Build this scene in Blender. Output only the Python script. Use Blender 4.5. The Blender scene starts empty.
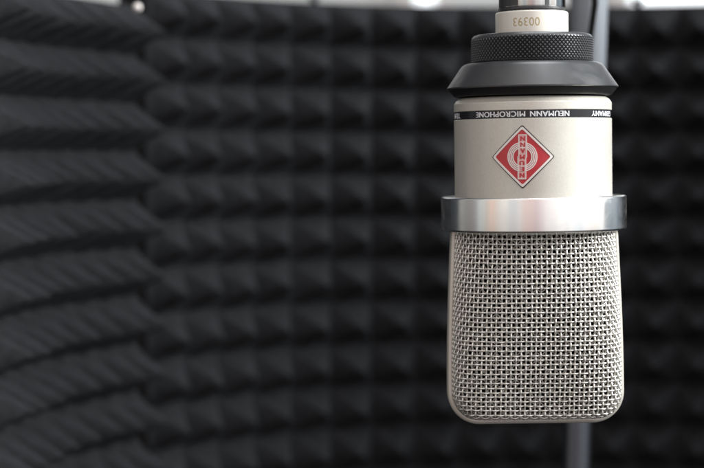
import bpy, math, random
import numpy as np
from mathutils import Vector, Matrix
random.seed(4); rng = np.random.default_rng(4)
R = math.radians
sc = bpy.context.scene
C = sc.collection
MM = 0.001

# ------------------------------------------------------------------ helpers
def new_mat(name):
    m = bpy.data.materials.new(name); m.use_nodes = True
    nt = m.node_tree; b = nt.nodes['Principled BSDF']
    return m, nt, b
def pbr(name, col, rough=.5, metal=0., bump=None, var=None, coat=0., spec=.5, aniso=0., sheen=0.):
    m, nt, b = new_mat(name)
    b.inputs['Base Color'].default_value = (*col, 1)
    b.inputs['Roughness'].default_value = rough
    b.inputs['Metallic'].default_value = metal
    b.inputs['Specular IOR Level'].default_value = spec
    if coat: b.inputs['Coat Weight'].default_value = coat; b.inputs['Coat Roughness'].default_value = .12
    if aniso: b.inputs['Anisotropic'].default_value = aniso
    if sheen: b.inputs['Sheen Weight'].default_value = sheen
    tc = nt.nodes.new('ShaderNodeTexCoord')
    if bump:
        sca, st, dist = bump
        n = nt.nodes.new('ShaderNodeTexNoise'); n.inputs['Scale'].default_value = sca; n.inputs['Detail'].default_value = 4
        nt.links.new(tc.outputs['Object'], n.inputs['Vector'])
        bp = nt.nodes.new('ShaderNodeBump'); bp.inputs['Strength'].default_value = st; bp.inputs['Distance'].default_value = dist
        nt.links.new(n.outputs['Fac'], bp.inputs['Height']); nt.links.new(bp.outputs['Normal'], b.inputs['Normal'])
    if var:
        sca, amt = var
        n = nt.nodes.new('ShaderNodeTexNoise'); n.inputs['Scale'].default_value = sca; n.inputs['Detail'].default_value = 5
        nt.links.new(tc.outputs['Object'], n.inputs['Vector'])
        mr = nt.nodes.new('ShaderNodeMapRange'); mr.inputs[1].default_value = .3; mr.inputs[2].default_value = .7
        mr.inputs[3].default_value = 1-amt; mr.inputs[4].default_value = 1+amt
        nt.links.new(n.outputs['Fac'], mr.inputs[0])
        mx = nt.nodes.new('ShaderNodeVectorMath'); mx.operation = 'SCALE'
        mx.inputs[0].default_value = col; nt.links.new(mr.outputs[0], mx.inputs['Scale'])
        nt.links.new(mx.outputs[0], b.inputs['Base Color'])
    return m
def wear(m, lo, hi, sca, stretch=(1, 1, 1)):
    nt = m.node_tree; b = nt.nodes['Principled BSDF']
    tc = nt.nodes.new('ShaderNodeTexCoord'); mp = nt.nodes.new('ShaderNodeMapping'); mp.inputs['Scale'].default_value = stretch
    n = nt.nodes.new('ShaderNodeTexNoise'); n.inputs['Scale'].default_value = sca; n.inputs['Detail'].default_value = 7; n.inputs['Roughness'].default_value = .62; n.inputs['Distortion'].default_value = .6
    mr = nt.nodes.new('ShaderNodeMapRange'); mr.inputs[1].default_value = .35; mr.inputs[2].default_value = .68; mr.inputs[3].default_value = lo; mr.inputs[4].default_value = hi
    nt.links.new(tc.outputs['Object'], mp.inputs[0]); nt.links.new(mp.outputs[0], n.inputs['Vector']); nt.links.new(n.outputs['Fac'], mr.inputs[0]); nt.links.new(mr.outputs[0], b.inputs['Roughness'])
def mesh_obj(name, verts, faces, mat, parent=None, smooth=True, angle=None):
    me = bpy.data.meshes.new(name)
    me.from_pydata([tuple(map(float, v)) for v in verts], [], [tuple(map(int, f)) for f in faces])
    me.materials.append(mat); me.validate(); me.update()
    o = bpy.data.objects.new(name, me); C.objects.link(o)
    if smooth:
        me.polygons.foreach_set('use_smooth', [True]*len(me.polygons))
        if angle is not None: me.set_sharp_from_angle(angle=R(angle))
    if parent: o.parent = parent
    return o
def quad_obj(name, V, F, mat, parent=None, smooth=True):
    """fast path for numpy arrays of verts and quads"""
    me = bpy.data.meshes.new(name)
    me.vertices.add(len(V)); me.vertices.foreach_set('co', np.asarray(V, np.float32).ravel())
    F = np.asarray(F, np.int32); n = len(F)
    me.loops.add(n*4); me.loops.foreach_set('vertex_index', F.ravel())
    me.polygons.add(n); me.polygons.foreach_set('loop_start', np.arange(0, n*4, 4, dtype=np.int32))
    me.polygons.foreach_set('use_smooth', np.full(n, smooth))
    me.materials.append(mat); me.update(calc_edges=True); me.validate()
    o = bpy.data.objects.new(name, me); C.objects.link(o)
    if parent: o.parent = parent
    return o
def empty(name, loc, rot=(0,0,0), **k):
    o = bpy.data.objects.new(name, None); C.objects.link(o); o.empty_display_size = .01
    o.location = loc; o.rotation_euler = rot
    tag(o, **k); return o
def tag(o, label=None, cat=None, group=None, kind=None):
    if label: o['label'] = label
    if cat: o['category'] = cat
    if group: o['group'] = group
    if kind: o['kind'] = kind
    return o
def lathe(name, prof, mat, parent, seg=192, angle=28, closed=False):
    """prof: list of (r, z) in mm, revolved about z"""
    V, F = [], []; n = len(prof)
    for i in range(seg):
        a = 2*math.pi*i/seg; ca, sa = math.cos(a), math.sin(a)
        for r, z in prof: V.append((r*ca*MM, r*sa*MM, z*MM))
    m = n if closed else n-1
    for i in range(seg):
        j = (i+1) % seg
        for k in range(m):
            l = (k+1) % n
            F.append((i*n+k, j*n+k, j*n+l, i*n+l))
    return mesh_obj(name, V, F, mat, parent, True, angle)
def arc(cx, cz, r, a0, a1, n=6):
    return [(cx+r*math.cos(R(a0+(a1-a0)*i/n)), cz+r*math.sin(R(a0+(a1-a0)*i/n))) for i in range(n+1)]
def sweep(name, pts, rad, mat, parent=None, sides=16, cap=True):
    pts = [Vector(p) for p in pts]; rads = rad if isinstance(rad, (list, tuple)) else [rad]*len(pts)
    V, F = [], []; up = Vector((0.13, 1, .07)).normalized()
    for i, p in enumerate(pts):
        t = (pts[min(i+1, len(pts)-1)]-pts[max(i-1, 0)]).normalized()
        s = t.cross(up).normalized(); u = s.cross(t)
        for k in range(sides):
            a = 2*math.pi*k/sides; V.append(p+(s*math.cos(a)+u*math.sin(a))*rads[i])
    for i in range(len(pts)-1):
        for k in range(sides):
            l = (k+1) % sides; F.append((i*sides+k, i*sides+l, (i+1)*sides+l, (i+1)*sides+k))
    if cap: F.append(tuple(range(sides))[::-1]); F.append(tuple((len(pts)-1)*sides+k for k in range(sides)))
    return mesh_obj(name, V, F, mat, parent, True, 40)

# ------------------------------------------------------------------ materials
M_body  = pbr('champagne_satin', (.655,.637,.578), .36, .35, bump=(2600,.22,.00006), var=(1500,.05))
M_rim   = pbr('champagne_frame', (.72,.685,.62), .34, .4, bump=(2600,.12,.00005))
M_cream = pbr('sleeve_enamel', (.74,.72,.655), .35, .15, bump=(2200,.1,.00004))
M_black = pbr('black_anodised', (.030,.031,.034), .38, .0, bump=(3000,.12,.00004), spec=.7)
M_knurl = pbr('black_knurled_metal', (.055,.057,.062), .34, .35, spec=.8)
M_band  = pbr('glossy_black_band', (.012,.013,.017), .2, .0)
M_chrome= pbr('polished_metal', (.86,.86,.86), .10, 1., bump=(900,.015,.00003))
M_ring  = pbr('turned_metal', (.90,.89,.88), .13, 1.)
M_wire  = pbr('wire_metal', (.85,.835,.79), .42, .85, var=(400,.08))
M_wire2 = pbr('inner_wire_metal', (.72,.705,.66), .42, .85, var=(400,.08))
M_underside= pbr('matt_black_underside', (.009,.009,.010), .6, 0., spec=.3)
M_head_shade= pbr('head_shade_sheet', (.006,.006,.007), .9, 0., spec=.05)  # near black, stands in for the shade inside the head
M_red   = pbr('red_enamel', (.52,.022,.035), .28, .0, coat=.4)
M_white = pbr('pale_logo_metal', (.86,.80,.77), .35, .1)
M_pink  = pbr('pale_pink_enamel', (.80,.50,.48), .35, .1)
M_dark  = pbr('dark_badge_edge', (.03,.03,.03), .4, .3)
M_print = pbr('white_print', (.80,.81,.84), .5)
M_gold  = pbr('gold_print', (.45,.36,.19), .45, .1)
M_foam  = pbr('charcoal_foam', (.0122,.0131,.0150), .92, 0., bump=(700,.7,.0009), var=(180,.22), spec=.2)
M_board = pbr('dark_felt_board', (.03,.03,.033), .85, 0., bump=(500,.3,.0004), spec=.2)
M_tube  = pbr('grey_blue_metal', (.12,.13,.15), .25, .9)
M_tube2 = pbr('satin_grey_paint', (.30,.33,.37), .4, .3)
M_cable = pbr('black_rubber', (.03,.03,.033), .5)
M_wall  = pbr('pale_plaster', (.78,.82,.83), .8, 0., bump=(30,.1,.002))
M_frame = pbr('white_window_paint', (.8,.8,.8), .4)
wear(M_body, .30, .43, 70); wear(M_black, .30, .46, 110); wear(M_ring, .15, .25, 90, (1, 1, 2)); wear(M_knurl, .28, .46, 200); wear(M_chrome, .07, .16, 90)
m, nt, b = new_mat('daylit_pane'); M_pane = m
b.inputs['Base Color'].default_value = (.8,.85,.9,1); b.inputs['Emission Color'].default_value = (.93,.98,1,1); b.inputs['Emission Strength'].default_value = 1.5

# ring: turned metal with faint circumferential lines
nt = M_ring.node_tree; b = nt.nodes['Principled BSDF']
tc = nt.nodes.new('ShaderNodeTexCoord'); mp = nt.nodes.new('ShaderNodeMapping'); mp.inputs['Scale'].default_value = (3, 3, 4200)
n = nt.nodes.new('ShaderNodeTexNoise'); n.inputs['Scale'].default_value = 1; n.inputs['Detail'].default_value = 3
bp = nt.nodes.new('ShaderNodeBump'); bp.inputs['Strength'].default_value = .10; bp.inputs['Distance'].default_value = .00004
nt.links.new(tc.outputs['Object'], mp.inputs[0]); nt.links.new(mp.outputs[0], n.inputs['Vector'])
nt.links.new(n.outputs['Fac'], bp.inputs['Height']); nt.links.new(bp.outputs['Normal'], b.inputs['Normal'])

# ------------------------------------------------------------------ microphone
MIC = Vector((.0605, 0, -.0193))
mic = empty('studio_microphone', MIC, (0, R(-.75), 0),
    label='champagne studio condenser microphone hanging upside down with a wire mesh head and red diamond badge', cat='microphone')
zz = lambda y: (213-y)/3.0          # local height in mm

# body shell with recess for the printed band
RB = 26.1
prof = [(20, zz(97.6)), (23.8, zz(97.8)), (24.3, zz(98.4)), (25.0, zz(99.8)), (25.5, zz(101.1))] + arc(RB-.7, zz(104.4), .7, 55, 0, 6) + \
       [(RB, zz(111.1)), (RB-.12, zz(111.5)), (RB-.45, zz(111.6)), (RB-.45, zz(119.3)), (RB-.12, zz(119.4)), (RB, zz(119.9)), (RB, zz(200)), (RB-1, zz(204))]
body = lathe('body_shell', prof, M_body, mic)
band = lathe('printed_band', [(RB-.4, zz(111.7)), (RB-.22, zz(111.8)), (RB-.22, zz(119.1)), (RB-.4, zz(119.2))], M_band, body)

# clamp ring
RR = 30.75
t_, b_ = zz(195.6), zz(229.6)
prof = [(25.9, t_-.25), (26.3, t_)] + [(RR-1.0, t_)] + arc(RR-.8, t_-.8, .8, 85, 5, 5) + [(RR, b_+.9)] + arc(RR-.7, b_+.7, .7, 0, -90, 4) + [(26.2, b_), (25.9, b_+.3)]
ring = lathe('clamp_ring', prof, M_ring, mic, seg=256, angle=50, closed=True)

# flared collar
prof = [(14, zz(63.6)), (20.4, zz(63.4)), (21.4, zz(63.6)), (22.3, zz(64.3)), (23.0, zz(65.4)), (23.5, zz(66.8)), (23.9, zz(68.2))] + \
       [(28.1, zz(86.6)), (28.35, zz(87.6)), (28.35, zz(88.6)), (28.0, zz(89.2)), (27.5, zz(89.6))]
flare = lathe('flared_collar', prof, M_black, mic, angle=35)
lathe('collar_underside', [(27.9, zz(89.3)), (27.4, zz(91.2)), (26.3, zz(95.2)), (25.6, zz(96.6)), (20, zz(96.9))], M_underside, flare, angle=50)  # underside of the collar, matt and blacker than its face

# knurled ring: real diamond relief
def knurl():
    N, r0 = 88, 20.0; z0, z1 = zz(39.5), zz(62.0); sub = 8
    rows = int(round((z0-z1)/(2*math.pi*r0/N)))*1.0
    nu, nv = N*sub, int(rows*sub)
    prof = [(12, zz(35.6)), (18.6, zz(35.6)), (19.3, zz(36.2)), (19.75, zz(37.6)), (20.0, zz(38.8))]
    V = []; F = []
    def rad(u, v):     # u, v in cells
        p = (u+v) % 1.0; q = (u-v) % 1.0
        h = min(1-abs(2*p-1), 1-abs(2*q-1))
        return .50*(min(h*1.9, 1.0)-.6)
    full = [(r, z, None) for r, z in prof] + [(r0, z0+(z1-z0)*k/nv, k/sub) for k in range(nv+1)] + \
           [(19.8, zz(62.8), None), (19.0, zz(63.4), None), (12, zz(63.4), None)]
    n = len(full)
    for i in range(nu):
        a = 2*math.pi*i/nu
        for r, z, v in full:
            rr = r if v is None else r+rad(i/sub, v)*(1 if 0 < v < nv/sub else .3)
            V.append((rr*math.cos(a)*MM, rr*math.sin(a)*MM, z*MM))
    V = np.array(V); I = np.arange(nu)[:, None]; K = np.arange(n-1)[None, :]; J = (I+1) % nu
    F = np.stack([I*n+K, J*n+K, J*n+K+1, I*n+K+1], -1).reshape(-1, 4)
    return quad_obj('knurled_ring', V, F, M_knurl, mic, smooth=False)
knurl()

# serial sleeve + connector
sleeve = lathe('serial_sleeve', [(9, zz(13.2))]+[(11.3, zz(13.2))]+arc(11.45, zz(13.2)-.6, .6, 80, 0, 5)+[(12.05, zz(36))], M_cream, mic)
lathe('black_collar', [(9, zz(9.0)), (10.9, zz(9.0)), (11.1, zz(9.5)), (11.1, zz(11.4)), (10.7, zz(12.0)), (10.7, zz(13.6)), (9, zz(13.6))], M_black, mic, angle=35)
conn = lathe('cable_connector', [(9.2, zz(9.2)), (10.75, zz(9.1)), (10.85, zz(7.8)), (10.85, zz(-70)), (10.2, zz(-74)), (8.4, zz(-76)), (8.4, zz(-120)), (7, zz(-150)), (3.1, zz(-160))], M_chrome, mic, angle=35)
def curved_plate(name, a0, a1, zt, zb, r, th, mat, parent):
    n = 10; V, F = [], []
    for k in range(n+1):
        a = R(a0+(a1-a0)*k/n); s, c = math.sin(a), -math.cos(a)
        for rr in (r, r+th):
            for z in (zt, zb): V.append((rr*s*MM, rr*c*MM, z*MM))
    for k in range(n):
        q = k*4; p = q+4
        F += [(q+2, q+3, p+3, p+2), (q, p, p+1, q+1), (q, q+2, p+2, p), (q+1, p+1, p+3, q+3)]
    F += [(0, 1, 3, 2), (n*4, n*4+2, n*4+3, n*4+1)]
    return mesh_obj(name, V, F, mat, parent, False)
curved_plate('black_plate', -78, -30, zz(-60), zz(8.4), 10.7, .45, M_black, conn)  # black plates laid over three stretches of the chrome
curved_plate('black_plate', 18, 26, zz(-60), zz(8.4), 10.7, .35, M_black, conn)
curved_plate('black_plate', 80, 120, zz(-60), zz(8.4), 10.7, .45, M_black, conn)

# ---- lettering wrapped on the cylinder
def text_mesh(s, size, bold=0., extrude=.12):
    cu = bpy.data.curves.new('lettering', 'FONT'); cu.body = s; cu.size = size; cu.space_character = 1.06
    cu.extrude = extrude; cu.resolution_u = 6
    o = bpy.data.objects.new('lettering', cu); C.objects.link(o)
    bpy.context.view_layer.update()
    dg = bpy.context.evaluated_depsgraph_get(); me = bpy.data.meshes.new_from_object(o.evaluated_get(dg))
    V = np.array([v.co[:] for v in me.vertices]); F = [tuple(p.vertices) for p in me.polygons]
    bpy.data.objects.remove(o); bpy.data.curves.remove(cu); bpy.data.meshes.remove(me)
    if bold:
        n = len(V); V2, F2 = [], []
        for k, d in enumerate((-1, 0, 1)):
            V2.append(V+np.array([d*bold, 0, k*.006])); F2 += [tuple(i+k*n for i in f) for f in F]
        V, F = np.concatenate(V2), F2
    return V, F
def wrap(V, F, r, ang_c, z_c, name, mat, parent, rot=0., sx=1., sy=1., center=True):
    """V in mm plane (x right, y up, z out); placed at angle ang_c (0 faces -y, + to the right)"""
    V = V.copy()
    if center:
        c = (V.max(0)+V.min(0))/2; V[:, 0] -= c[0]; V[:, 1] -= c[1]
    V[:, 0] *= sx; V[:, 1] *= sy
    ca, sa = math.cos(rot), math.sin(rot)
    x = V[:, 0]*ca-V[:, 1]*sa; y = V[:, 0]*sa+V[:, 1]*ca
    rr = r+V[:, 2]; a = R(ang_c)+x/r
    P = np.stack([rr*np.sin(a), -rr*np.cos(a), z_c+y], -1)*MM
    return mesh_obj(name, P, F, mat, parent, False)
zb = zz(115.4)
def band_word(s, a_left, a_right):
    V, F = text_mesh(s, 2.4, bold=.07, extrude=.03)
    w = V[:, 0].max()-V[:, 0].min(); h = V[:, 1].max()-V[:, 1].min()
    arcw = R(a_right-a_left)*RB
    wrap(V, F, RB-.2, (a_left+a_right)/2, zb, 'band_lettering', M_print, band, rot=math.pi, sx=arcw/w, sy=1.72/h)
# view direction to the mic is 5.8 deg off its -y axis
OFF = -5.8
band_word('NEUMANN', -1.6+OFF, 26.8+OFF)
band_word('MICROPHONE', -44.5+OFF, -5.2+OFF)
band_word('GERMANY', 47+OFF, 78+OFF)
band_word('TLM 102', -96+OFF, -66+OFF)
V, F = text_mesh('00393', 3.2, bold=.0, extrude=.02)
w = V[:, 0].max()-V[:, 0].min(); h = V[:, 1].max()-V[:, 1].min()
wrap(V, F, 12.06, -8.6+OFF, zz(24.6), 'serial_number', M_gold, sleeve, rot=math.pi, sx=8.9/w, sy=2.75/h)

# ---- diamond badge
def strip_solid(polys, z0, z1, step=.6):
    """polys: list of closed loops given as (outer, inner) pairs of equal length -> frames; or (loop, None) convex -> fan"""
    V, F = [], []
    for A, B in polys:
        n = len(A); base = len(V)
        if B is None:
            cx = sum(p[0] for p in A)/n; cy = sum(p[1] for p in A)/n; K = 8
            for k in range(K+1):
                for p in A: V.append((cx+(p[0]-cx)*k/K, cy+(p[1]-cy)*k/K, z1))
            for k in range(K):
                for i in range(n):
                    j = (i+1) % n; F.append((base+k*n+i, base+(k+1)*n+i, base+(k+1)*n+j, base+k*n+j))
            o = len(V)
            for p in A: V.append((p[0], p[1], z0))
            for i in range(n):
                j = (i+1) % n; F.append((base+K*n+i, o+i, o+j, base+K*n+j))
        else:
            for L, z in ((A, z0), (A, z1), (B, z1), (B, z0)):
                for p in L: V.append((p[0], p[1], z))
            for k in range(3):
                for i in range(n):
                    j = (i+1) % n; F.append((base+k*n+i, base+k*n+j, base+(k+1)*n+j, base+(k+1)*n+i))
    return np.array(V, float), F
def dens(loop, step=.5):
    out = []
    for i, p in enumerate(loop):
        q = loop[(i+1) % len(loop)]; d = math.dist(p, q); n = max(1, int(d/step))
        for k in range(n): out.append((p[0]+(q[0]-p[0])*k/n, p[1]+(q[1]-p[1])*k/n))
    return out
def diamond(s, rc=.35):
    # slightly rounded corners, same point count for all s
    L = []
    for k in range(4):
        a = math.pi/2*k; d = Vector((math.cos(a), math.sin(a))); t = Vector((-d.y, d.x))
        c = d*s
        nx = Vector((math.cos(a+math.pi/2), math.sin(a+math.pi/2)))*s
        L.append(tuple(c-d*rc-t*rc)); L.append(tuple(c-d*rc*.55)); L.append(tuple(c-d*rc+t*rc))
    out = []
    for i in range(12):
        p, q = L[i], L[(i+1) % 12]; n = 22 if i % 3 == 2 else 2
        for k in range(n): out.append((p[0]+(q[0]-p[0])*k/n, p[1]+(q[1]-p[1])*k/n))
    return out
BA, BZ = -7.2+OFF, zz(156.5)
V, F = strip_solid([(diamond(10.25), None)], 0, .30); badge = wrap(V, F, RB, BA, BZ, 'diamond_badge', M_dark, mic, center=False)
V, F = strip_solid([(diamond(8.95), None)], 0, .42); wrap(V, F, RB, BA, BZ, 'red_field', M_red, badge, center=False)
V, F = strip_solid([(diamond(9.8), diamond(8.9))], .1, .60); wrap(V, F, RB, BA, BZ, 'pale_border', M_white, badge, center=False)
def circ(r, n=72, a0=0, a1=360): return [(r*math.cos(R(a0+(a1-a0)*i/n)), r*math.sin(R(a0+(a1-a0)*i/n))) for i in range(n)]
V, F = strip_solid([(circ(ro), circ(ro-.35)) for ro in (4.75, 4.22, 3.69, 3.16)], .3, .56)
wrap(V, F, RB, BA, BZ, 'ring_emblem', M_white, badge, center=False)
def rect(x0, x1, y0, y1): return dens([(x0, y0), (x1, y0), (x1, y1), (x0, y1)], .4)
def rfr(x0, x1, y0, y1, t):
    def f(a, b, c, d):
        o = []
        for p, q, n in (((a, c), (b, c), 6), ((b, c), (b, d), 14), ((b, d), (a, d), 6), ((a, d), (a, c), 14)):
            for k in range(n): o.append((p[0]+(q[0]-p[0])*k/n, p[1]+(q[1]-p[1])*k/n))
        return o
    return (f(x0, x1, y0, y1), f(x0+t, x1-t, y0+t, y1-t))
# the letter strip: a pale tablet, its lower half stepped a little to the left
V, F = strip_solid([(rect(-1.15, 1.45, -.3, 7.1), None), (rect(-1.45, 1.15, -7.1, -.3), None)], .3, .50)
wrap(V, F, RB, BA, BZ, 'letter_strip', M_pink, badge, center=False)
def zig(t):
    c = [(1.5-t, 7.15-t), (-1.2+t, 7.15-t), (-1.2+t, .55), (-1.5+t, .05), (-1.5+t, -7.15+t), (1.2-t, -7.15+t), (1.2-t, -.55), (1.5-t, -.05)]
    o = []
    for k in range(8):
        p, q = c[k], c[(k+1) % 8]
        for m_ in range(6): o.append((p[0]+(q[0]-p[0])*m_/6, p[1]+(q[1]-p[1])*m_/6))
    return o
V, F = strip_solid([(zig(0), zig(.26))], .3, .66)
wrap(V, F, RB, BA, BZ, 'strip_border', M_white, badge, center=False)
allV, allF = [], []; off = 0
for k, ch in enumerate('NEUMANN'):
    V, F = text_mesh(ch, 2, bold=.10, extrude=.10)
    c = (V.max(0)+V.min(0))/2; s = V.max(0)-V.min(0)
    V[:, 0] = -(V[:, 0]-c[0])*1.55/s[0]; V[:, 1] = -(V[:, 1]-c[1])*1.45/s[1]
    V[:, 0] += (-.15 if k < 3 else (.15 if k > 3 else 0)); V[:, 1] += -5.85+k*1.95
    V[:, 2] += .54
    allV.append(V); allF += [tuple(i+off for i in f) for f in F]; off += len(V)
wrap(np.concatenate(allV), allF, RB, BA, BZ, 'strip_lettering', M_red, badge, center=False)

# ---- head: frame + woven mesh
ZT, ZBOT = zz(226), -70.1         # top (inside the ring) and outer bottom of the frame
def w_out(z):                      # outer half width of the frame
    t = (ZT-z)/(ZT-ZBOT)
    return 27.6+1.75*math.sin(min(t/.85, 1)*math.pi/2)
def frame_path(inset, rc):
    pts = []; n = 40
    zlow = ZBOT+rc
    for k in range(n+1):
        z = ZT+(zlow-ZT)*k/n; pts.append((-w_out(z)+inset, z))
    W = w_out(zlow)
    for k in range(1, 13):
        a = R(180+90*k/12); pts.append((-(W-rc)+(rc-inset)*math.cos(a), zlow+(rc-inset)*math.sin(a)))
    for k in range(1, 24):
        x = -(W-rc)+2*(W-rc)*k/24; pts.append((x, ZBOT+inset-.0*(1-(x/(W-rc))**2)))
    right = [(-x, z) for x, z in pts[:n+13]][::-1]
    return pts+right
RC = 10.5
def head_frame():
    # closed rounded cross-section (inset, depth)
    cs = [(2.6, -3.6), (1.5, -4.4), (.6, -4.3), (.15, -3.8), (0, -3.0), (0, 3.0), (.15, 3.8), (.6, 4.3), (1.5, 4.4), (2.6, 3.6)]
    paths = {}
    for ins, d in cs:
        if ins not in paths: paths[ins] = frame_path(ins, RC)
    n = len(paths[0]); m_ = len(cs); V = []
    for i in range(n):
        for ins, d in cs:
            x, z = paths[ins][i]; V.append((x*MM, d*MM, z*MM))
    F = [(i*m_+k, i*m_+(k+1) % m_, (i+1)*m_+(k+1) % m_, (i+1)*m_+k) for i in range(n-1) for k in range(m_)]
    return mesh_obj('head_frame', V, F, M_rim, mic, True, 50)
head_frame()

INS = 1.75
P = 1.60                           # wire pitch in mm
def section(z):
    """inner half width, depth above the frame, exponent at height z"""
    zb_ = ZBOT+INS+.45; u = z-zb_
    rc = RC-INS; w = w_out(z)-INS
    if u < rc: w = w_out(ZBOT+RC)-INS-rc+math.sqrt(max(rc*rc-(rc-u)**2, 0))
    t = min(max((ZT-z)/(ZT-zb_), 0), 1)
    D = 22.5-3.0*t-8.5*t*t
    f = 2.0
    if u < f: D *= math.sqrt(max(1-((f-u)/f)**2, 0))
    nn = 2.05+2.3*t**1.4
    return w, D, nn
B0 = 2.9
def build_tables():
    # fine z samples by arc length of the centre profile
    zs = np.linspace(ZT, ZBOT+INS+.47, 6000)
    Ds = np.array([section(z)[1] for z in zs])
    s = np.concatenate([[0], np.cumsum(np.hypot(np.diff(zs), np.diff(Ds)))])
    nv = 420; v = np.linspace(0, s[-1], nv); zv = np.interp(v, s, zs)
    na = 601; A = np.zeros((nv, na)); X = np.zeros((nv, na)); Y = np.zeros((nv, na))
    th = np.linspace(0, math.pi/2, na)
    for i, z in enumerate(zv):
        w, D, nn = section(z)
        x = w*np.sin(th)**(2/nn*.999) ; x[-1] = w
        y = B0+D*np.maximum(1-(x/w)**nn, 0)**(1/nn)
        A[i] = np.concatenate([[0], np.cumsum(np.hypot(np.diff(x), np.diff(y)))]); X[i] = x; Y[i] = y
    return v, zv, A, X, Y
TV, TZ, TA, TX, TY = build_tables()
LEN = TA[:, -1]
def surf(a, v):
    """a signed arc from the centre line, v arc down the profile -> (x, depth, z); arrays"""
    a = np.asarray(a, float); v = np.asarray(v, float)
    f = np.clip(v/TV[-1]*(len(TV)-1), 0, len(TV)-1.0001); i = f.astype(int); t = f-i
    out = np.zeros((len(a), 3)); aa = np.abs(a)
    for q, (ii, tt) in enumerate(zip(i, t)):
        x0 = np.interp(aa[q], TA[ii], TX[ii]); y0 = np.interp(aa[q], TA[ii], TY[ii])
        x1 = np.interp(aa[q], TA[ii+1], TX[ii+1]); y1 = np.interp(aa[q], TA[ii+1], TY[ii+1])
        out[q] = ((x0*(1-tt)+x1*tt)*(1 if a[q] >= 0 else -1), y0*(1-tt)+y1*tt, TZ[ii]*(1-tt)+TZ[ii+1]*tt)
    return out
def tubes(lines, rad, sides=6):
    Vs, Fs, off = [], [], 0
    for pts, nrm in lines:
        n = len(pts)
        if n < 3: continue
        t = np.gradient(pts, axis=0); t /= np.linalg.norm(t, axis=1)[:, None]+1e-12
        s = np.cross(t, nrm); s /= np.linalg.norm(s, axis=1)[:, None]+1e-12
        u = np.cross(s, t)
        ang = np.arange(sides)*2*math.pi/sides
        V = pts[:, None, :]+rad*(s[:, None, :]*np.cos(ang)[None, :, None]+u[:, None, :]*np.sin(ang)[None, :, None])
        Vs.append(V.reshape(-1, 3))
        I = np.arange(n-1)[:, None]*sides; K = np.arange(sides)[None, :]; L = (K+1) % sides
        Fs.append((np.stack([I+K, I+L, I+sides+L, I+sides+K], -1)+off).reshape(-1, 4)); off += n*sides
    return np.concatenate(Vs), np.concatenate(Fs)
def grid_normals(a, v):
    e = .05
    L = np.interp(v, TV, LEN)
    a1 = np.clip(a+e, -L, L); a0 = np.clip(a-e, -L, L)
    da = surf(a1, v)-surf(a0, v); dv = surf(a, np.minimum(v+e, TV[-1]))-surf(a, np.maximum(v-e, 0))
    n = np.cross(da, dv); n /= np.linalg.norm(n, axis=1)[:, None]+1e-9
    sgn = np.sign(n[:, 1]); sgn[sgn == 0] = 1
    return n*sgn[:, None]
def wire(a, v, off):
    L = np.interp(v, TV, LEN); ok = np.abs(a) <= L
    if ok.sum() < 4: return []
    a, v, off = a[ok], v[ok], off[ok]
    # split into contiguous runs
    idx = np.where(ok)[0]; cuts = np.where(np.diff(idx) > 1)[0]+1; res = []
    for seg in np.split(np.arange(len(idx)), cuts):
        if len(seg) < 4: continue
        p = surf(a[seg], v[seg]); n = grid_normals(a[seg], v[seg])
        q = p+n*off[seg][:, None]
        res.append((q, n))
    return res
def jit(n, s): # slow wobble along a wire
    k = max(4, n//25); return np.interp(np.linspace(0, k-1, n), np.arange(k), rng.normal(0, s, k))
def weave_lines():
    st = P/7; out = []; amp = .26
    nmax = int(LEN.max()/P)+1; VT = TV[-1]
    for i in range(-nmax, nmax+1):
        v = np.arange(0, VT, st); a = np.full(len(v), i*P+rng.normal(0, .06))+jit(len(v), .065)
        out += wire(a, v, amp*np.cos(math.pi*v/P)*(-1)**i)
    for j in range(0, int(VT/P)+1):
        a = np.arange(-LEN.max(), LEN.max(), st); v = np.clip(np.full(len(a), j*P+rng.normal(0, .06))+jit(len(a), .065), 0, VT-.01)
        out += wire(a, v, -amp*np.cos(math.pi*a/P)*(-1)**j)
    return out
def diag_lines(q):
    st = .4; out = []; VT = TV[-1]; Lm = LEN.max(); amp = .17; k2 = q*math.sqrt(2)
    for sg in (1, -1):
        for k in range(-int((Lm+VT)/k2)-2, int((Lm+VT)/k2)+3):
            v = np.arange(0, VT, st); a = sg*(k*k2+v+.37)
            out += wire(a, v, -1.05+amp*sg*np.cos(math.pi*(v/k2*2+k))*np.ones(len(v)))
    return out
def to_obj(name, lines, rad, sides, mat):
    V, F = tubes(lines, rad, sides)
    Vf = np.stack([V[:, 0], -V[:, 1], V[:, 2]], -1)*MM; Vb = np.stack([V[:, 0], V[:, 1], V[:, 2]], -1)*MM
    return quad_obj(name, np.concatenate([Vf, Vb]), np.concatenate([F, F[:, ::-1]+len(Vf)]), mat, mic)
to_obj('wire_mesh', weave_lines(), .32, 6, M_wire)
to_obj('inner_mesh', diag_lines(1.88), .23, 5, M_wire2)
# added black sheet behind both meshes: the dark interior put into a colour
def shade_sheet():
    nv, na = 60, 60; V = []
    for j in range(nv):
        v = TV[-1]*j/(nv-1)
        L = np.interp(v, TV, LEN)
        a = np.linspace(-L*.999, L*.999, na); vv = np.full(na, min(v, TV[-1]-.01))
        V.append(surf(a, vv))
    V = np.concatenate(V); V[:, 1] = np.maximum((V[:, 1]-B0)*.80, 0); V[:, 0] *= .955; V[:, 2] = ZT+(V[:, 2]-ZT)*.975
    I = np.arange(nv-1)[:, None]*na; K = np.arange(na-1)[None, :]
    F = np.stack([I+K, I+K+1, I+na+K+1, I+na+K], -1).reshape(-1, 4)
    Vf = V*np.array([1, -1, 1])*MM; Vb = V*MM
    quad_obj('head_shade_sheet', np.concatenate([Vf, Vb]), np.concatenate([F, F+len(V)]), M_head_shade, mic)
shade_sheet()
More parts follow.
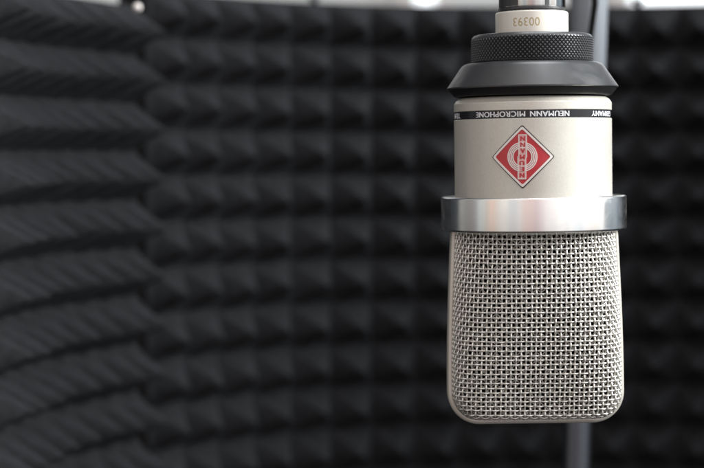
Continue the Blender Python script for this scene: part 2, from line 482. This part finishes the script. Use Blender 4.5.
# closing plate between ring and head
lathe('head_plate', [(0.1, zz(227)), (26.4, zz(227)), (26.4, zz(229.2)), (0.1, zz(229.2))], M_body, mic, angle=35)

# ------------------------------------------------------------------ foam booth
FX = 1800.0
def tip_xy(px, d): return Vector(((px-352)/FX*d, d-.6))
def foam_sheet(name, tips, z_top, rows, pitch, h, label, ends=(1, 1), zslope=0.):
    """tips: plan positions of the pyramid tips; sheet of square pyramids on a slab"""
    n = len(tips)
    nor = []
    for i in range(n):
        t = (tips[min(i+1, n-1)]-tips[max(i-1, 0)]).normalized(); nor.append(Vector((t.y, -t.x)))  # towards the camera side
    mids = []
    for i in range(n+1):
        if i == 0: p = tips[0]+(tips[0]-tips[1])*.5; m_ = nor[0]
        elif i == n: p = tips[-1]+(tips[-1]-tips[-2])*.5; m_ = nor[-1]
        else: p = (tips[i]+tips[i-1])/2; m_ = (nor[i]+nor[i-1]).normalized()
        mids.append((p-m_*h, p-m_*(h+.016)))
    V, F = [], []
    def add(x, y, z): V.append((x, y, z)); return len(V)-1
    # valley grid
    G = [[add(mids[i][0].x, mids[i][0].y, z_top-pitch*j) for j in range(rows+1)] for i in range(n+1)]
    for i in range(n):
        for j in range(rows):
            jx, jz = random.gauss(0, .0005), random.gauss(0, .0005)
            # pyramid with a small blunt tip and slightly hollow sides
            c = [V[G[i][j]], V[G[i+1][j]], V[G[i+1][j+1]], V[G[i][j+1]]]
            T = Vector((tips[i].x+jx, tips[i].y+jx, z_top-pitch*(j+.58)+jz))
            base = sum((Vector(q) for q in c), Vector())/4; base.z = z_top-pitch*(j+.58)
            c = [Vector(q) for q in c]
            def ringpts(f, g, ch):
                e = base.lerp(T, g); out = []
                for k in range(4):
                    for o_ in (-1, 1):
                        q = c[k].lerp(c[(k+o_) % 4], ch); out.append(add(*(e+(q-base)*(1-f))))
                return out
            prev = ringpts(0, 0, .03)
            for k in range(4):
                F.append((add(*c[k]), prev[2*k+1], prev[2*k]))
            for f, g, ch in ((.30, .26, .07), (.62, .57, .11), (.86, .85, .22), (.95, .945, .4)):
                cur = ringpts(f, g, ch)
                for k in range(8): F.append((prev[k], prev[(k+1) % 8], cur[(k+1) % 8], cur[k]))
                prev = cur
            a = add(*(base.lerp(T, .97)))
            for k in range(8): F.append((prev[k], prev[(k+1) % 8], a))
    # slab back and edges
    Bk = [[add(mids[i][1].x, mids[i][1].y, z) for z in (z_top, z_top-pitch*rows)] for i in range(n+1)]
    for i in range(n):
        F.append((Bk[i][0], Bk[i][1], Bk[i+1][1], Bk[i+1][0]))
        F.append((G[i][0], Bk[i][0], Bk[i+1][0], G[i+1][0]))
        F.append((G[i][rows], G[i+1][rows], Bk[i+1][1], Bk[i][1]))
    for i in (0, n):
        F.append(tuple([G[i][j] for j in range(rows+1)]+[Bk[i][1], Bk[i][0]]))
    o = mesh_obj(name, V, F, M_foam, None, True, 50)
    tag(o, label, 'acoustic foam')
    return o, mids, nor
lt = [(35, .776)]
seq = [50, 65, 81, 101.5, 124, 148, 168]; s_ = .0215
for px in seq:
    p0 = tip_xy(*lt[-1]); lo, hi = lt[-1][1], lt[-1][1]+.05
    for _ in range(40):
        mid = (lo+hi)/2
        if (tip_xy(px, mid)-p0).length < s_: lo = mid
        else: hi = mid
    lt.append((px, lo))
print('left tips', lt)
left_tips = [tip_xy(*q) for q in lt]
foamL, midsL, _ = foam_sheet('acoustic_foam', left_tips, .0617+.0155, 13, .025, .025,
    'charcoal pyramid foam sheet on the left side of the booth, seen at a grazing angle')
bt = [(190, .966), (224, .984), (258, 1.002), (292, 1.018), (329, 1.033), (366, 1.045), (405, 1.054), (447, 1.060), (489, 1.063), (531, 1.064),
      (573, 1.063), (615, 1.06), (656, 1.056), (698, 1.05), (740, 1.042), (781, 1.032), (822, 1.02)]
back_tips = [tip_xy(*q) for q in bt]+[Vector(q) for q in ((.287,.402),(.307,.386),(.325,.367),(.341,.347),(.354,.325),(.364,.301))]
foamB, midsB, _ = foam_sheet('acoustic_foam', back_tips, .0712+.0175, 14, .025, .0215,
    'charcoal pyramid foam sheet facing the camera behind the microphone')
# thin boards that carry the foam
def board(mids, top, bottom, label, ext=.0):
    V, F = [], []; n = len(mids)
    for f, b in mids:
        d = (b-f).normalized(); p0 = b+d*.0006; p1 = b+d*.0066
        for p, z in ((p0, top), (p0, bottom), (p1, bottom), (p1, top)): V.append((p.x, p.y, z))
    for i in range(n-1):
        for k in range(4):
            l = (k+1) % 4; F.append((i*4+k, i*4+l, i*4+4+l, i*4+4+k))
    F.append((0, 3, 2, 1)); e = (n-1)*4; F.append((e, e+1, e+2, e+3))
    root = mesh_obj('booth_board', V, F, M_board, None, True, 30); tag(root, label, 'acoustic screen', 'boards of the vocal booth')
    return root
bL = board(midsL, .0617+.0155+.0012, -.27, 'dark backing board behind the left foam sheet')
bB = board(midsB, .0712+.0175+.0018, -.29, 'dark curved backing board with small knobs behind the rear foam sheet')
def knob(parent, p, z):
    V = []; F = []
    o = lathe('edge_knob', [(.1, 4.2), (1.8, 3.9), (3.0, 2.6), (3.2, 1.0), (2.2, 0), (2.0, -1.2)], M_cable, parent, seg=24)
    o.location = (p.x, p.y, z); return o
for i in (5, 12):
    knob(bB, midsB[i][1]+(midsB[i][1]-midsB[i][0]).normalized()*.0035, .0712+.0175+.0028)
# bright ball-headed pin at the corner of the two sheets
pp = tip_xy(138.5, .872)
pin = lathe('map_pin', [(.1, 3.0)]+arc(0, 0, 3.0, 85, -80, 14)+[(.35, -3.2), (.35, -12), (.05, -13)], M_white, None, seg=32)
pin.location = (pp.x, pp.y, .0712); pin.rotation_euler = (R(100), 0, R(10)); pin.scale = (.66, .66, .8)
tag(pin, 'small pale ball-headed pin stuck in the top of the left foam sheet', 'pin')

# ------------------------------------------------------------------ stand and cable
sx = lambda px, d: (px-352)/FX*d
D1 = .80
top = Vector((sx(588.5, D1), D1-.6, .075)); bot = Vector((sx(577, D1), D1-.6, -.145))
dr = (top-bot).normalized()
stand = empty('microphone_stand', bot-dr*.25, label='slim grey metal stand pole rising behind the microphone', cat='stand')
def rel(p): return Vector(p)-stand.location
sweep('pole', [rel(bot-dr*.25), rel(bot+dr*.245)], .0062, M_tube, stand, 32)
sweep('upper_tube', [rel(top-dr*.045), rel(top-dr*.043), rel(top+dr*.02), rel(top+dr*.12)], [.0062, .0078, .0086, .0092], M_tube2, stand, 32)
a0 = MIC+Vector((0, 0, .085))
cab = []
for k in range(25):
    t = k/24
    q = Vector((sx(575, .70)+(.011)*math.sin(t*math.pi*.5)+.0015*t, .10+.03*t, .078-.075*t+.012*math.sin(t*math.pi)))
    cab.append(q)
cable = sweep('microphone_cable', [a0+Vector((-.004,0,.035)), a0+Vector((.0,.02,.075)), Vector((.085,.07,.12)), Vector((.0875,.095,.095)), Vector((.0915,.10,.078)), Vector((.0945,.106,.070)), Vector((.0965,.118,.060)), Vector((.0985,.150,.045)), Vector((.1015,.178,.030)), Vector((.1035,.196,.0)), Vector((.103,.21,-.10)), Vector((.1,.212,-.30))], .0013, M_cable, None, 12)
tag(cable, 'thin dark cable curving behind the connector beside the stand pole', 'cable')

# ------------------------------------------------------------------ room far behind
def box(name, x0, x1, y0, y1, z0, z1, mat, parent=None):
    V = [(x, y, z) for x in (x0, x1) for y in (y0, y1) for z in (z0, z1)]
    F = [(0, 1, 3, 2), (4, 6, 7, 5), (0, 4, 5, 1), (2, 3, 7, 6), (0, 2, 6, 4), (1, 5, 7, 3)]
    return mesh_obj(name, V, F, mat, parent, False)
wall = box('back_wall', -1.6, 1.8, 2.4, 2.5, -1.2, 1.6, M_wall); tag(wall, kind='structure')
def window(x0, x1, z0, z1, label):
    w = empty('window', ((x0+x1)/2, 2.4, z0), label=label, cat='window', group='bright windows in the room behind')
    cx = (x1-x0)/2; H = z1-z0
    for a in ((-cx, -cx+.03, 0, H), (cx-.03, cx, 0, H), (-cx+.03, cx-.03, 0, .03), (-cx+.03, cx-.03, H-.03, H)):
        box('frame_bar', a[0], a[1], -.05, -.002, a[2], a[3], M_frame, w)
    box('pane', -cx+.03, cx-.03, -.02, -.004, .03, H-.03, M_pane, w)
window(.075, .165, .175, 1.0, 'narrow bright window above the middle of the rear foam sheet')
window(.425, 1.1, .16, 1.0, 'wide bright window to the right of the microphone')

# ------------------------------------------------------------------ world: a daylit room described by direction
w = bpy.data.worlds.new('World'); sc.world = w; w.use_nodes = True
nt = w.node_tree; bg = nt.nodes['Background']
tc = nt.nodes.new('ShaderNodeTexCoord'); sp = nt.nodes.new('ShaderNodeSeparateXYZ'); nt.links.new(tc.outputs['Generated'], sp.inputs[0])
ng = nt.nodes.new('ShaderNodeMath'); ng.operation = 'MULTIPLY'; ng.inputs[1].default_value = -1; nt.links.new(sp.outputs['Y'], ng.inputs[0])
at = nt.nodes.new('ShaderNodeMath'); at.operation = 'ARCTAN2'; nt.links.new(sp.outputs['X'], at.inputs[0]); nt.links.new(ng.outputs[0], at.inputs[1])
mr = nt.nodes.new('ShaderNodeMapRange'); mr.inputs[1].default_value = -math.pi; mr.inputs[2].default_value = math.pi; nt.links.new(at.outputs[0], mr.inputs[0])
cr = nt.nodes.new('ShaderNodeValToRGB'); nt.links.new(mr.outputs[0], cr.inputs[0])
stops = [(-180, (.03,.03,.035)), (-113, (.035,.04,.045)), (-108, (.30,.30,.29)), (-92, (.20,.19,.18)), (-80, (.24,.23,.23)), (-75, (.52,.56,.57)),
    (-66, (.45,.43,.39)), (-57, (.66,.46,.38)), (-50, (.60,.58,.54)), (-40, (.72,.68,.63)), (-32, (.50,.52,.54)), (-24, (.62,.60,.58)), (-14, (.66,.50,.46)),
    (2, (.60,.50,.50)), (12, (.85,.80,.80)), (26, (1.0,.98,.96)), (42, (1.05,1.05,1.04)), (50, (.86,.92,.95)), (62, (1.0,1.0,1.0)), (72, (.90,.84,.77)),
    (80, (.98,.96,.92)), (90, (.98,.98,.98)), (93, (.20,.235,.27)), (115, (.28,.34,.38)), (125, (.10,.12,.14)), (180, (.05,.05,.06))]
el = cr.color_ramp.elements
while len(el) > 1: el.remove(el[-1])
el[0].position = 0; el[0].color = (*stops[0][1], 1)
for a, c in stops[1:]:
    e = el.new((a+180)/360); e.color = (*c, 1)
er = nt.nodes.new('ShaderNodeValToRGB'); em = nt.nodes.new('ShaderNodeMapRange'); em.inputs[1].default_value = -1; em.inputs[2].default_value = 1
nt.links.new(sp.outputs['Z'], em.inputs[0]); nt.links.new(em.outputs[0], er.inputs[0])
ee = er.color_ramp.elements; ee[0].position = 0; ee[0].color = (.05,.048,.045,1); ee[1].position = 1; ee[1].color = (1.3,1.35,1.4,1)
for p_, v_ in ((.35, .14), (.48, .8), (.56, 1.0), (.75, 1.2)):
    e = ee.new(p_); e.color = (v_, v_, v_, 1)
n1 = nt.nodes.new('ShaderNodeTexNoise'); n1.noise_dimensions = '1D'; n1.inputs['Scale'].default_value = 9; n1.inputs['Detail'].default_value = 3; n1.inputs['Roughness'].default_value = .7
nt.links.new(at.outputs[0], n1.inputs['W'])
m1 = nt.nodes.new('ShaderNodeMapRange'); m1.inputs[1].default_value = .3; m1.inputs[2].default_value = .7; m1.inputs[3].default_value = .8; m1.inputs[4].default_value = 1.2
nt.links.new(n1.outputs['Fac'], m1.inputs[0])
m2 = nt.nodes.new('ShaderNodeVectorMath'); m2.operation = 'SCALE'; nt.links.new(cr.outputs[0], m2.inputs[0]); nt.links.new(m1.outputs[0], m2.inputs['Scale'])
mx = nt.nodes.new('ShaderNodeVectorMath'); mx.operation = 'MULTIPLY'
nt.links.new(m2.outputs[0], mx.inputs[0]); nt.links.new(er.outputs[0], mx.inputs[1]); nt.links.new(mx.outputs[0], bg.inputs[0])
bg.inputs[1].default_value = 1.28

# ------------------------------------------------------------------ lamps
def area(name, loc, target, sx_, sy_, power, col):
    l = bpy.data.lights.new(name, 'AREA'); l.shape = 'RECTANGLE'; l.size = sx_; l.size_y = sy_; l.energy = power; l.color = col
    o = bpy.data.objects.new(name, l); C.objects.link(o); o.location = loc
    o.rotation_euler = (Vector(target)-Vector(loc)).to_track_quat('-Z', 'Y').to_euler(); return o
area('ceiling_light', (.16, .10, 1.0), (-.04, .26, 0), .5, .5, 5.5, (.95, .98, 1))
o = area('window_light', (1.30, -.12, .66), (-.24, .06, .0), .6, .6, 4.9, (.99, 1, .99)); o.data.spread = R(52)
sc.cycles.caustics_reflective = False; sc.cycles.caustics_refractive = False

# ------------------------------------------------------------------ camera
cam = bpy.data.cameras.new('camera'); co = bpy.data.objects.new('camera', cam); C.objects.link(co); sc.camera = co
co.location = (0, -.6, 0); co.rotation_euler = (R(90-2.51), 0, 0)
cam.sensor_width = 36; cam.lens = FX/704*36; cam.clip_start = .02; cam.clip_end = 50
cam.dof.use_dof = True; cam.dof.focus_distance = .580; cam.dof.aperture_fstop = 10.8; cam.dof.aperture_blades = 0
sc.view_settings.view_transform = 'Standard'; sc.view_settings.look = 'None'; sc.view_settings.exposure = 0; sc.view_settings.gamma = 1
